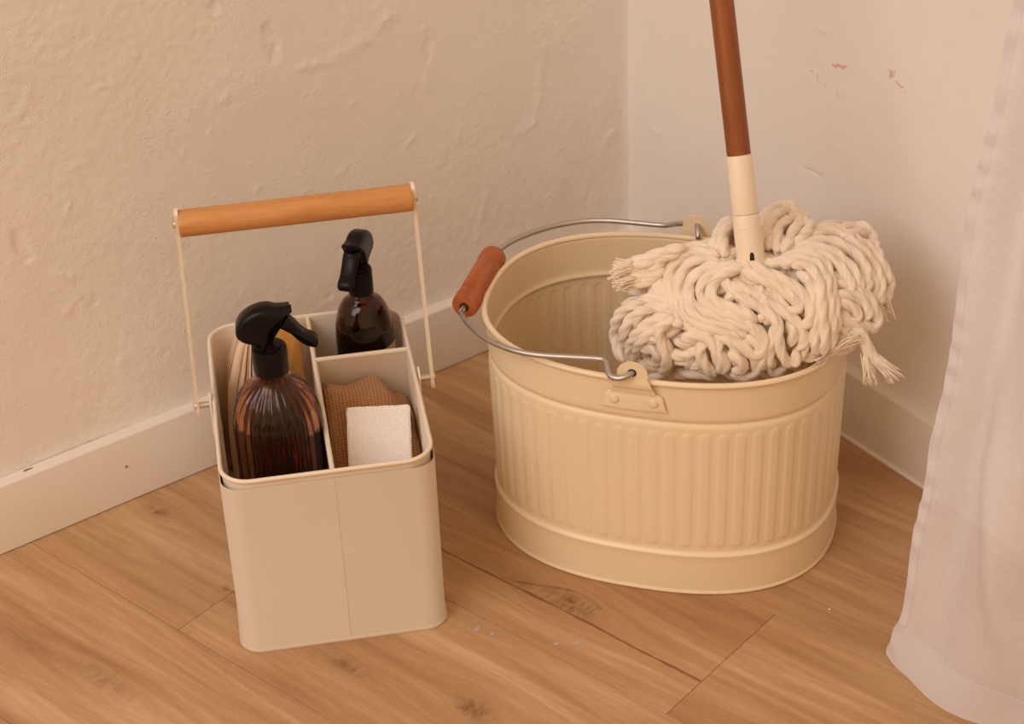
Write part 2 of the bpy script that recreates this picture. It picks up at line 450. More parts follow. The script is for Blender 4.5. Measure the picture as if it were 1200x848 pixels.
def disp_wall(A, Z, left=True):
    if left:
        d = .0030 * vnoise(A * 5.5, Z * 5.5, 1) + .0010 * vnoise(A * 14, Z * 14, 2) + .0004 * vnoise(A * 36, Z * 36, 3)
        patch = np.clip(vnoise(A * 9, Z * 9, 5) * 3 + .55, 0.15, 1)
        d = d + patch * (.00030 * vnoise(A * 95, Z * 95, 4) + .00055 * vnoise(A * 205, Z * 205, 6))
        rel, gr, C2 = REL_L, GR_L, L2
    else:
        d = .0040 * vnoise(A * 4, Z * 4, 21) + .0014 * vnoise(A * 11, Z * 11, 22) + .0003 * vnoise(A * 60, Z * 60, 24)
        rel, gr, C2 = REL_R, GR_R, R2
    for pl, w, h in rel:
        q = [C2(*p) for p in pl]
        A_, Z_ = A + .006 * vnoise(A * 110, Z * 110, 31) + .004 * vnoise(A * 45, Z * 45, 33), Z + .006 * vnoise(A * 110, Z * 110, 32) + .004 * vnoise(A * 45, Z * 45, 34)
        dd = np.min([seg_dist(A_, Z_, q[i], q[i + 1]) for i in range(len(q) - 1)], axis=0)
        s = dd / w
        h = h * (.62 if left else .7)
        d = d + h * np.exp(-s ** 3 if h < 0 else -s ** 2) * (.75 + .9 * vnoise(A * 160, Z * 160, 9))
        if h < 0: d = d + .10 * abs(h) * np.exp(-((s - 1.5) / .4) ** 2)
    for a, z, w, h in gr:
        m = (abs(A - a) < 3 * w) & (abs(Z - z) < 3 * w)
        d[m] += h * np.exp(-((A[m] - a) ** 2 + (Z[m] - z) ** 2) / w ** 2)
    return d
def wall_axis(lo, dense_lo, dense_hi, hi, step, coarse=.05):
    a = list(np.arange(lo, dense_lo - 1e-6, coarse)) + list(np.arange(dense_lo, dense_hi - 1e-6, step)) + list(np.arange(dense_hi, hi - 1e-6, coarse)) + [hi]
    return np.array(a)
def make_wall(name, left, mat):
    a = wall_axis(-2.6, -1.02 if left else -.78, 0, 0, .0024)
    z = wall_axis(0.0, .06, .70, 2.4, .0024)
    A, Z = np.meshgrid(a, z)
    D = disp_wall(A.copy(), Z.copy(), left) * np.clip(Z / .08, 0, 1)
    edge = np.clip(-A / .012, 0, 1)       # soft inner corner
    D = D * (.3 + .7 * edge) + .003 * np.exp(-(A / .006) ** 2)
    V = np.stack([A, -D, Z], -1) if left else np.stack([-D, A, Z], -1)
    nx, nz = len(a), len(z)
    V = V.reshape(-1, 3)
    i, j = np.meshgrid(np.arange(nx - 1), np.arange(nz - 1))
    k = (j * nx + i).ravel()
    F = np.stack([k, k + 1, k + nx + 1, k + nx], 1) if left else np.stack([k, k + nx, k + nx + 1, k + 1], 1)
    # body behind the painted face
    nv = len(V)
    c = [0, nx - 1, nx * nz - 1, nx * (nz - 1)]
    back = [V[q] + (np.array([0, .1, 0]) if left else np.array([.1, 0, 0])) for q in c]
    faces = [tuple(map(int, f)) for f in F] + [(nv + 0, nv + 3, nv + 2, nv + 1) if left else (nv + 0, nv + 1, nv + 2, nv + 3)]
    o = mesh(name, list(V) + back, faces, mat, angle=180)
    return struct(o)
wl = make_wall('wall_left', True, M['wall_left'])
wr = make_wall('wall_right', False, M['wall_right'])

# crayon marks on the right wall
def wall_mark(pts, w):
    q = [R2(*p) for p in pts]; v = []; f = []
    for i, (a, z) in enumerate(q):
        b = q[min(i + 1, len(q) - 1)]; c = q[max(i - 1, 0)]
        d = np.array([b[0] - c[0], b[1] - c[1]]); d /= np.linalg.norm(d) + 1e-9
        ww = w * (.5 if i in (0, len(q) - 1) else 1)
        for s in (-1, 1):
            aa, zz = a - s * d[1] * ww, z + s * d[0] * ww
            dd = disp_wall(np.array([aa]), np.array([zz]), False)[0]
            v.append((-dd - .0005, aa, zz))
        if i: k = 2 * i; f.append((k - 2, k - 1, k + 1, k))
    o = mesh('crayon_mark', v, f, M['crayon'], wr)
for pts, w in [([(975, 75), (979, 78), (983, 76), (988, 79), (992, 77)], .0017), ([(951, 82), (954, 84)], .0014), ([(958, 86), (959, 94)], .0007), ([(967, 97), (969, 102)], .0006),
               ([(981, 107), (982, 114)], .0006), ([(1043, 82), (1044, 87), (1042, 91)], .0018), ([(1039, 80), (1041, 84)], .0007), ([(1049, 95), (1054, 101), (1058, 103)], .0010),
               ([(1060, 107), (1061, 110)], .0008), ([(941, 195), (950, 199), (962, 206)], .0005), ([(1046, 91), (1048, 82)], .0006), ([(989, 118), (990, 122)], .0005)]:
    wall_mark(pts, w)

# ---------------------------------------------------------------- baseboards
BH, BT = .080, .0144
def board_profile(): return [(0, .0012), (BT, .0012), (BT, BH - .0022), (BT - .0006, BH - .0007), (BT - .0022, BH), (0, BH)]
def make_board(name, left):
    rings = []
    n = 60
    for i in range(n + 1):
        a = -2.6 + (2.6 - (0 if left else BT + .0003)) * i / n
        w = .0006 * math.sin(a * 9) + .0004 * math.sin(a * 23 + 1)
        e = BT if False else 0
        rings.append([((a if left else -(o + (w if o > 0 else 0)), -(o + (w if o > 0 else 0)) if left else a, z)) for o, z in board_profile()])
    v, f = loft(rings, True, True, True)
    return struct(fix_normals(mesh(name, v, f, M['baseboard'], angle=60)))
bl = make_board('baseboard_left', True)
brd = make_board('baseboard_right', False)
def chip(px, a, b, top=True):
    P = on_plane(px[0], px[1], (0, 0, 1), BH) if top else on_plane(px[0], px[1], (0, 1, 0), -BT)
    v = []
    for k in range(9):
        t = 2 * math.pi * k / 9; r = .75 + .5 * random.random()
        v.append((P[0] + a * r * math.cos(t), P[1] + (b * r * math.sin(t) if top else -.0009), (BH + .0004) if top else P[2] + b * r * math.sin(t)))
    mesh('paint_chip', v, [tuple(range(9))], M['chip'], bl)
chip((126, 508), .0035, .0012); chip((104, 517), .004, .0010); chip((33, 550), .005, .0014); chip((148, 546), .0014, .0016, False)
# thin sealant bead along the foot of the right baseboard
v, f = loft([[(-BT - .0004, y, 0), (-BT - .0042, y, 0), (-BT - .0034, y, .0016), (-BT - .0004, y, .0022)] for y in (-2.6, -BT)], True, True, True)
tr1 = struct(fix_normals(mesh('trim_1', v, f, M['baseboard'])))

# ---------------------------------------------------------------- floor boards
v, f = box(-3.2, .1, -3.2, .1, -.05, -.0085)
floor = struct(mesh('floor', v, f, M['subfloor'], smooth=False))
seams = [-1.71, -1.52, -1.335, -1.142, -.9535, -.770, -.577, -.403, -.2195, -.036, .15, .335, .52, .705]
ends = {4: [-.55, .62], 5: [.0395], 6: [.4805], 7: [-.34, .86], 8: [.155 - .6, 1.0]}
def plank(t0, t1, q0, q1):
    g = .0002
    t0 += g; t1 -= g; q0 += g; q1 -= g
    cx, cy = (t0 + t1) / 2, (q0 + q1) / 2
    hx, hy = (t1 - t0) / 2, (q1 - q0) / 2
    v, f = box(-hx, hx, -hy, hy, -.0085, 0, .00035)
    o = mesh('plank', v, f, M['floor'], floor, smooth=False)
    P = TD * cx + ND * cy
    o.location = (P[0], P[1], 0); o.rotation_euler = (0, 0, TH)
def plank_span(q0, q1, ts):
    for a, b in zip(ts[:-1], ts[1:]):
        # keep only boards that reach the room
        ok = False
        for t in np.linspace(a, b, 12):
            P = TD * t + ND * (q0 + q1) / 2
            if -3.1 < P[0] < .08 and -3.1 < P[1] < .08: ok = True
        if ok: plank(a, b, q0, q1)
for i in range(len(seams) - 1):
    base = ends.get(i, [(i * .47) % 1.29])[0]
    ts = sorted(set([base + 1.29 * k for k in range(-3, 4)]))
    plank_span(seams[i], seams[i + 1], ts)
def speck(px, r, mat, name):
    P = on_z(*px); v = [(P[0] + r * (.6 + .6 * random.random()) * math.cos(t), P[1] + r * (.6 + .6 * random.random()) * math.sin(t), .0004) for t in np.arange(8) * math.pi / 4]
    mesh(name, v, [tuple(range(8))], M[mat], floor)
for px, r in [((558, 738), .0035), ((577, 743), .003), ((652, 754), .003), ((675, 754), .0042), ((561, 734), .002)]: speck(px, r, 'speck', 'paint_speck')
speck((972, 714), .0014, 'white_speck', 'crumb')

# ---------------------------------------------------------------- mop bucket
BX, BY, BR = -.2474, -.3718, -.9092
bucket = thing('mop_bucket', 'cream enamelled oval metal bucket with ribbed sides and a wire bail', 'bucket', (BX, BY, 0), BR)
BA, BB, BN, BHT, BTP = .1745, .1312, 2.40, .2475, .9716
tt = np.linspace(0, 2 * math.pi, 8001)[:-1]
ox = BA * np.sign(np.cos(tt)) * abs(np.cos(tt)) ** (2 / BN); oy = BB * np.sign(np.sin(tt)) * abs(np.sin(tt)) ** (2 / BN)
seg = np.hypot(np.diff(np.append(ox, ox[0])), np.diff(np.append(oy, oy[0]))); arc = np.concatenate([[0], np.cumsum(seg)]); PER = arc[-1]
NR, PERRIB = 60, 12
NM = NR * PERRIB
sv = np.arange(NM) * PER / NM
OX = np.interp(sv, arc, np.append(ox, ox[0])); OY = np.interp(sv, arc, np.append(oy, oy[0]))
TX = np.roll(OX, -1) - np.roll(OX, 1); TY = np.roll(OY, -1) - np.roll(OY, 1); LL = np.hypot(TX, TY); NX, NY = TY / LL, -TX / LL
pitch = PER / NR
ribd = np.abs((sv / pitch + .5) % 1 - .5) * pitch
def sstep(a, b, x):
    t = np.clip((x - a) / (b - a), 0, 1); return t * t * (3 - 2 * t)
ZA, ZB = .0565, .190
def wall_off(z):
    w = pitch * .30
    dz = max(ZA + w - z, z - (ZB - w), 0)
    d = np.hypot(ribd, dz)
    o = .00075 * (1 - sstep(w - .0016, w + .0010, d))
    o = o - .0024 * math.exp(-((z - .2005) / .0026) ** 2)
    o = o + .0026 * (1 - float(sstep(.0455, .0505, np.array(z)))) + .0012 * math.exp(-((z - .0475) / .002) ** 2)
    return o
def oval_ring(off, z):
    s = BTP + (1 - BTP) * z / BHT
    return [(OX[i] * s + NX[i] * o, OY[i] * s + NY[i] * o, z) for i, o in enumerate(np.broadcast_to(off, (NM,)))]
zs = [.0045, .008, .02, .035, .043, .0455, .0465, .0475, .0485, .0495, .051, .053, .055, .0565, .0575, .0585, .0597, .061, .0625, .064, .067, .08, .1, .12, .14, .16, .178,
      .1815, .183, .1845, .186, .1875, .189, .190, .192, .1945, .197, .1985, .1995, .2005, .2015, .2025, .204, .207, .212, .225, .240, .2435]
rings = [oval_ring(-.004, .0012), oval_ring(.0030, .0), oval_ring(.0042, .0012), oval_ring(.0042, .0028), oval_ring(wall_off(.0045), .0040)]
rings += [oval_ring(wall_off(z), z) for z in zs]
inner = [oval_ring(wall_off(z) - .0011, z) for z in reversed(zs) if z > .012]
v, f = loft(rings + inner + [oval_ring(.0012, .012)], True, True, True)
body = mesh('bucket_body', v, f, M['bucket'], bucket, angle=180)
# rolled rim
rr_ = []
for k in range(12):
    a = 2 * math.pi * k / 12
    rr_.append(oval_ring(.0008 + .0030 * math.cos(a), .2450 + .0030 * math.sin(a)))
rr_.append(rr_[0])
v, f = loft(rr_, True); mesh('rim', v, f, M['bucket'], bucket, angle=180)

def make_lug(sgn):
    """riveted ear; local frame: x along bucket, y outward (sgn), plate on the band below the rim"""
    yo = sgn * (BB + .0010)
    def P(x, z, o): return (x, yo + sgn * o, z)
    plate = smooth_poly([(-.0295, .2165), (-.0265, .2135), (.0265, .2135), (.0295, .2165), (.0285, .2215), (.0215, .2325), (-.0215, .2325), (-.0285, .2215)], 4)
    def curve(x, z): return -(x * x) / (2 * .60)
    rings = []
    for o, s in ((-.0005, 1), (.0012, 1), (.0017, .965)):
        rings.append([P(x * s, .224 + (z - .224) * s, o + curve(x, z)) for x, z in plate])
    v, f = loft(rings, True, False, True)
    lug = fix_normals(mesh('lug', v, f, M['bucket'], bucket, angle=50))
    # neck and round ear rising past the rim, bent outward over it
    prof = [(-.0215, .2320, .0012), (-.0195, .2375, .0026), (-.0185, .2415, .0050), (-.0170, .2455, .0056), (-.0150, .2495, .0052)]
    left = [(x, z, o) for x, z, o in prof]
    ear = []
    for k in range(13):
        a = math.radians(200 - 220 * k / 12)
        ear.append((.0145 * math.cos(a), .2555 + .0135 * math.sin(a), .0050))
    outline = left + ear + [(-x, z, o) for x, z, o in reversed(left)]
    hole = [(.0042 * math.cos(2 * math.pi * k / 16), .2575 + .0042 * math.sin(2 * math.pi * k / 16)) for k in range(16)]
    bm = bmesh.new()
    def lay(th):
        o_ = [bm.verts.new(P(x, z, o + th)) for x, z, o in outline]
        return o_
    for th in (0, .0014):
        vs = lay(th)
        m = len(vs); 
        # strip between mirrored outline points
        for i in range(m // 2 - 0):
            j = m - 1 - i
            if i + 1 < j - 1 or i + 1 == j - 1:
                q = [vs[i], vs[i + 1], vs[j - 1], vs[j]]
                q = list(dict.fromkeys(q))
                if len(q) >= 3:
                    try: bm.faces.new(q if th > 0 else q[::-1])
                    except ValueError: pass
        if th == 0: v0 = vs
        else:
            for i in range(m):
                k = (i + 1) % m
                bm.faces.new((v0[i], v0[k], vs[k], vs[i]))
    bmesh.ops.recalc_face_normals(bm, faces=bm.faces[:])
    me = bpy.data.meshes.new('ear'); bm.to_mesh(me); bm.free(); me.materials.append(M['bucket'])
    o = bpy.data.objects.new('ear', me); COL.objects.link(o); o.parent = lug
    hv = [P(x, z, .0066) for x, z in hole]
    fix_normals(mesh('pivot_hole', hv, [tuple(range(16))], M['gap'], lug))
    for x in (-.0185, .0185):
        prof = [(.0046, 0), (.0044, .0009), (.0026, .0016), (.0018, .0012), (.0008, .0019)]
        rings = [[P(x + r * math.cos(t), .2232 + r * math.sin(t), .0014 + h + curve(x, 0)) for t in np.arange(14) * 2 * math.pi / 14] for r, h in prof]
        v, f = loft(rings, True, False, True)
        fix_normals(mesh('rivet', v, f, M['bucket'], lug, angle=60))
make_lug(-1); make_lug(1)

# wire bail lying against the left end of the rim
HG = .0575     # half length of wooden grip
def bail_pts(s):
    return [(.0042, s * .1250, .2490), (.0036, s * .1275, .2545), (.0015, s * .1335, .2578), (-.002, s * .1420, .2572), (-.010, s * .1455, .2545), (-.0195, s * .1430, .2542), (-.0245, s * .1345, .2575), (-.0285, s * .1275, .2597),
            (-.036, s * .1262, .2597), (-.06, s * .1275, .2585), (-.090, s * .1285, .2568), (-.115, s * .1245, .2553), (-.140, s * .113, .2535), (-.160, s * .0975, .2520), (-.176, s * .080, .2503),
            (-.1835, s * .0685, .2487), (-.1875, s * .060, .2478), (-.1885, s * .052, .2475)]
pa = bail_pts(-1); pb = bail_pts(1)
P = spline(pa + pb[::-1], .003)
v, f = tube(P, .0027, 12)
bail = mesh('bail', v, f, M['steel'], bucket, angle=180)
prof = [(.0072, -.0500), (.0118, -.0492), (.0132, -.0470), (.0134, -.036), (.0128, -.0320), (.0118, -.0306), (.0126, -.029), (.0128, 0), (.0126, .029), (.0118, .0306), (.0128, .032), (.0134, .036), (.0132, .0470), (.0118, .0492), (.0072, .0500)]
rings = [[(-.1885 + r * math.cos(t), y, .2475 + r * math.sin(t)) for t in np.arange(28) * 2 * math.pi / 28] for r, y in prof]
v, f = loft(rings, True, True, True)
fix_normals(mesh('grip', v, f, M['grip_wood'], bail, angle=35))
for s in (-1, 1):
    v, f = loft([[(-.1885 + .0048 * math.cos(t), s * y, .2475 + .0048 * math.sin(t)) for t in np.arange(16) * math.pi / 8] for y in (.049, .0503)], True, False, True)
    fix_normals(mesh('grip_hole', v, f, M['gap'], bail))

# ---------------------------------------------------------------- cleaning caddy
CX, CY, CRZ = -.5552, -.2202, -.4547
CM = Matrix.Translation((CX, CY, 0)) @ Matrix.Rotation(CRZ, 4, 'Z')
def cw(u, v, z): return tuple(CM @ Vector((u, v, z)))
caddy = thing('cleaning_caddy', 'off-white metal caddy with divided tray and wooden carrying handle on rods', 'caddy', (CX, CY, 0), CRZ)
hx, hy = .0985, .1368
rings = [rrect(hx, hy, .020, -.004, .0), rrect(hx, hy, .020, .0012, .0), rrect(hx, hy, .020, .0018, .0014), rrect(hx, hy, .020, .0012, .0030), rrect(hx, hy, .020, 0, .0042),
         rrect(hx, hy, .020, 0, .1900), rrect(hx, hy, .020, -.0005, .1910), rrect(hx, hy, .020, -.0011, .1900), rrect(hx, hy, .020, -.0011, .006)]
v, f = loft(rings, True, True, True)
cb = mesh('body', v, f, M['caddy'], caddy, angle=50)
v, f = box(.0047, .0051, -hy - .00012, -hy + .0003, .0045, .1895); mesh('seam', v, f, M['seam'], cb)
hxi, hyi, ri = hx - .0016, hy - .0016, .027
IF = .052
rings = [rrect(hxi, hyi, ri, -.0030, IF - .001), rrect(hxi, hyi, ri, -.0016, IF - .001), rrect(hxi, hyi, ri, -.0012, .1955), rrect(hxi, hyi, ri, .0009, .1962), rrect(hxi, hyi, ri, .0016, .1980), rrect(hxi, hyi, ri, .0010, .1996), rrect(hxi, hyi, ri, -.0004, .2002),
         rrect(hxi, hyi, ri, -.0020, .1996), rrect(hxi, hyi, ri, -.0026, .1975), rrect(hxi, hyi, ri, -.0027, IF + .003), rrect(hxi, hyi, ri, -.0052, IF)]
v, f = loft(rings, True, True, True)
tray = mesh('tray', v, f, M['caddy_lit'], caddy, angle=60)
def divider(name, along, c, a, b):
    pr = [(-.0011, IF), (-.0011, .1935), (-.0021, .1950), (-.0024, .1965), (-.0016, .1982), (0, .1988), (.0016, .1982), (.0024, .1965), (.0021, .1950), (.0011, .1935), (.0011, IF)]
    rings = [[((c + o, e, z) if along else (e, c + o, z)) for o, z in pr] for e in (a, b)]
    v, f = loft(rings, True, True, True)
    return fix_normals(mesh(name, v, f, M['caddy_lit'], tray, angle=60))
divider('divider', True, .0035, -hyi + .002, hyi - .002)
divider('divider', False, .0540, .0046, hxi - .002)
BV, BZ, HZ = .006, .1925, .3905
for s in (-1, 1):
    # bracket tab on the side of the body
    tab = smooth_poly([(-.0080, .1560), (.0080, .1560), (.0090, .175), (.0086, .195), (.0045, .2030), (0, .2050), (-.0045, .2030), (-.0086, .195), (-.0090, .175)], 4)
    rings = [[(s * (hx + o), BV + x, z) for x, z in tab] for o in (.0008, .0028)]
    v, f = loft(rings, True, True, True)
    br_ = fix_normals(mesh('bracket', v, f, M['caddy_lit'], caddy, angle=40))
    rings = [[(s * (hx + o), BV + r * math.cos(t), BZ + r * math.sin(t)) for t in np.arange(14) * math.pi / 7] for r, o in ((.0030, .002), (.0030, .0150), (.0042, .0152), (.0040, .0172), (.0022, .0180))]
    v, f = loft(rings, True, True, True); fix_normals(mesh('pivot_bolt', v, f, M['screw'], br_, angle=40))
    # flat rod
    rr0, rr1 = .1130, .1075
    rings = []
    for z, w in ((BZ - .0125, .0018), (BZ - .011, .0032), (BZ - .004, .0040), (BZ + .1, .0038), (HZ - .006, .0040), (HZ + .006, .0060), (HZ + .012, .0058), (HZ + .0145, .0030)):
        t = (z - BZ) / (HZ - BZ); uu = s * (rr0 + (rr1 - rr0) * t)
        rings.append([(uu - .0017, BV - w, z), (uu + .0017, BV - w, z), (uu + .0017, BV + w, z), (uu - .0017, BV + w, z)])
    v, f = loft(rings, True, True, True); rod = fix_normals(mesh('rod', v, f, M['caddy_lit'], caddy, angle=40))
    rings = [[(s * (rr1 + o), BV + r * math.cos(t), HZ + r * math.sin(t)) for t in np.arange(14) * math.pi / 7] for r, o in ((.0042, .0010), (.0040, .0030), (.0026, .0040))]
    v, f = loft(rings, True, True, True); fix_normals(mesh('screw', v, f, M['screw'], rod, angle=40))
prof = [(.0116, -.1062), (.0124, -.1052), (.0126, -.1030), (.0126, .1030), (.0124, .1052), (.0116, .1062)]
rings = [[(u, BV + r * math.cos(t), HZ + r * math.sin(t)) for t in np.arange(32) * math.pi / 16] for r, u in prof]
v, f = loft(rings, True, True, True); fix_normals(mesh('handle', v, f, M['beech'], caddy, angle=40))

# ---------------------------------------------------------------- spray bottles
def sprayer(parent, zc, s, r_cap, hcap, rz, lever_first=True):
    """trigger head above a ribbed collar; local x is the spraying direction; zc = collar base height"""
    e = None
    prof = [(r_cap * .99, zc), (r_cap, zc + .001), (r_cap, zc + hcap - .002), (r_cap * .96, zc + hcap), (r_cap * .72, zc + hcap + .0004), (r_cap * .70, zc + hcap + .003), (r_cap * .5, zc + hcap + .0035)]
    col = revolve('collar', prof, M['black_plastic'], parent, 36)
    k = .000222 * s
    def T(pts): return [((x - 305) * k, zc + hcap + (215 - y) * k / .86) for x, y in pts]
    head = smooth_poly(T([(272, 222), (268, 196), (240, 184), (205, 172), (181, 148), (184, 112), (214, 76), (260, 53), (312, 46), (352, 56), (386, 58), (405, 58), (405, 80), (388, 90), (360, 118), (336, 128), (328, 150), (334, 172), (322, 192), (322, 222)]), 3)
    v, f = prism(head, (.0112 if s > .95 else .0085), .0042 * s)
    R = Matrix.Rotation(rz, 3, 'Z')
    v = [R @ Vector(q) for q in v]
    h = fix_normals(mesh('sprayer_head', v, f, M['black_plastic'], parent, angle=50))
    lev = smooth_poly(T([(322, 100), (350, 92), (385, 92), (412, 112), (436, 142), (462, 168), (494, 184), (509, 204), (503, 223), (480, 222), (446, 206), (416, 178), (392, 150), (366, 134), (338, 132)]), 3)
    v, f = prism(lev, .0088 * s, .0036 * s)
    v = [R @ Vector(q) for q in v]
    fix_normals(mesh('trigger', v, f, M['black_plastic'], parent, angle=50))
    noz = T([(398, 54), (414, 54), (414, 84), (398, 84)])
    zc2 = sum(q[1] for q in noz) / 4; x0 = noz[0][0]; x1 = noz[1][0]
    rings = [[R @ Vector((x, r * math.cos(t), zc2 + r * math.sin(t))) for t in np.arange(16) * math.pi / 8] for x, r in ((x0 - .003, .0038 * s), (x1 - .0006, .0040 * s), (x1, .0034 * s))]
    v, f = loft(rings, True, True, True); fix_normals(mesh('nozzle', v, f, M['black_plastic'], h, angle=40))
    # dip tube
    return col
def bottle_shell(name, prof, mat, parent, flutes=0, amp=0, th=.0022, n=96):
    rings = []
    for r, z, a in prof:
        rings.append([((r * (1 + amp * a * (abs(math.cos(flutes * t / 2)) - .6)) if flutes else r) * math.cos(t), (r * (1 + amp * a * (abs(math.cos(flutes * t / 2)) - .6)) if flutes else r) * math.sin(t), z) for t in np.arange(n) * 2 * math.pi / n])
    inn = []
    for r, z, a in reversed(prof):
        if r < .008 or z < prof[0][1] + .004: continue
        inn.append([((r - th) * math.cos(t), (r - th) * math.sin(t), z) for t in np.arange(n) * 2 * math.pi / n])
    inn.append([(.6 * x, .6 * y, prof[0][1] + .004) for x, y, z in inn[-1]])
    v, f = loft(rings + inn, True, True, True)
    return mesh(name, v, f, mat, parent, angle=180)

b1 = thing('spray_bottle', 'fluted amber glass spray bottle with curved black trigger top', 'bottle', cw(-.0395, -.056, IF), CRZ)
R1 = .0405
z1 = .263 - IF        # collar base above tray floor
prof = [(R1 * .60, 0, 0), (R1 * .90, .0012, .3), (R1 * .985, .005, .8), (R1, .010, 1), (R1, .05, 1), (R1, .10, 1), (R1, .148, 1), (R1 * .992, .158, 1), (R1 * .965, .1675, 1), (R1 * .915, .176, 1), (R1 * .83, .184, 1), (R1 * .71, .191, .9), (R1 * .57, .1965, .6), (R1 * .46, .2000, .25), (R1 * .41, .203, 0), (R1 * .385, z1 - .004, 0), (R1 * .385, z1 + .012, 0)]
bottle_shell('glass', prof, M['amber'], b1, 26, .085, n=156)
lp = [(R1 * .55, .0045), (R1 * .88, .006), (R1 - .0026, .012), (R1 - .0030, .150), (R1 - .0045, .152)]
revolve('liquid', lp, M['liquid'], b1, 64)
sprayer(b1, z1, 1.0, .0163, .0255, math.radians(-2))
v, f = tube(spline([(0, 0, z1 + .01), (.001, .001, .1), (.006, .004, .008)], .01), .002, 8); mesh('dip_tube', v, f, M['black_plastic'], b1)

b2 = thing('spray_bottle', 'plain dark brown round-shouldered spray bottle with kraft label, black trigger', 'bottle', cw(.0575, .0935, IF), CRZ)
R2_ = .0292
z2 = .2445 - IF
prof = [(R2_ * .7, 0, 0), (R2_ * .95, .0015, 0), (R2_, .005, 0), (R2_, .07, 0), (R2_, .138, 0), (R2_ * .995, .148, 0), (R2_ * .965, .158, 0), (R2_ * .90, .1675, 0), (R2_ * .80, .1755, 0), (R2_ * .66, .1825, 0), (R2_ * .50, .1865, 0), (R2_ * .42, .1885, 0), (R2_ * .42, z2 + .01, 0)]
bottle_shell('glass', prof, M['amber_dark'], b2, n=64)
revolve('liquid', [(R2_ * .6, .0045), (R2_ - .0026, .007), (R2_ - .0026, .134), (R2_ - .003, .135)], M['liquid'], b2, 48)
n0, n1 = -80, 18
lab = []
for z in (.03, .135):
    pass
cols = [math.radians(n0 + (n1 - n0) * k / 24) for k in range(25)]
rings = []
for k, a in enumerate(cols):
    top = .138 - .0
    rings.append([((R2_ + .0004) * math.cos(a), (R2_ + .0004) * math.sin(a), z) for z in (.03, top)])
v, f = loft(rings, False)
fix_normals(mesh('label', v, f, M['label'], b2, angle=180))
sprayer(b2, z2, .93, .0125, .026, math.radians(-142) - CRZ)

# ---------------------------------------------------------------- cloths, sponge, brush in the caddy
def striped_cloth():
    o0 = cw(-.0665, .088, IF)
    nU, nV = 96, 40
    V = []; UV = []
    for j in range(nV + 1):
        t = j / nV
        z = .166 * t if t < .8 else .166 * (.8 + .2 * math.sin((t - .8) / .2 * math.pi / 2) * 1.0)
        k = 1.0 if t < .62 else max(.02, math.cos((t - .62) / .38 * math.pi / 2) ** .62)
        for i in range(nU):
            a = 2 * math.pi * i / nU
            fold = 1 + .10 * math.sin(5 * a + 2 * t) + .06 * math.sin(9 * a - 3 * t + 1)
            x = (.0235 * k * fold) * math.cos(a) + .016 * t * t - .002
            y = (.037 * k * fold) * math.sin(a) + .006 * math.sin(3 * t)
            V.append((x, y, z + (.0035 * math.sin(4 * a + 1) * (1 - k) if t > .7 else 0)))
            UV.append((i / nU * 2.0 if i < nU / 2 else (nU - i) / nU * 2.0, t))
    F = []
    for j in range(nV):
        for i in range(nU):
            k2 = (i + 1) % nU
            F.append((j * nU + i, j * nU + k2, (j + 1) * nU + k2, (j + 1) * nU + i))
    F.append(tuple(range(nU - 1, -1, -1))); F.append(tuple(nV * nU + i for i in range(nU)))
    o = mesh('striped_cloth', V, F, M['stripes'], None, angle=180, uv=UV)
    o.location = o0; o.rotation_euler = (0, 0, CRZ)
    tag(o, 'bundled brown, black and cream striped cotton cloth behind the fluted bottle', 'cloth')
striped_cloth()

br0 = thing('dish_brush', 'flat pale wooden brush standing upright behind the fluted amber bottle', 'brush', cw(-.0215, .108, IF), CRZ + math.radians(8))
pl = smooth_poly([(-.0145, .035), (.0145, .035), (.0150, .10), (.0142, .150), (.0105, .160), (-.0105, .160), (-.0142, .150), (-.0150, .10)], 4)
v, f = prism(pl, .0062, .002)
fix_normals(mesh('brush_block', v, f, M['brush_wood'], br0, angle=40))
for iy in (-1, 1):
    for ix in range(5):
        v, f = loft([[(-.011 + .0055 * ix + r * math.cos(t), iy * .003 + r * math.sin(t), z) for t in np.arange(8) * math.pi / 4] for r, z in ((.0030, .0), (.0026, .02), (.0022, .036))], True, True, True)
        mesh('bristle_tuft', v, f, M['bristle'], br0)

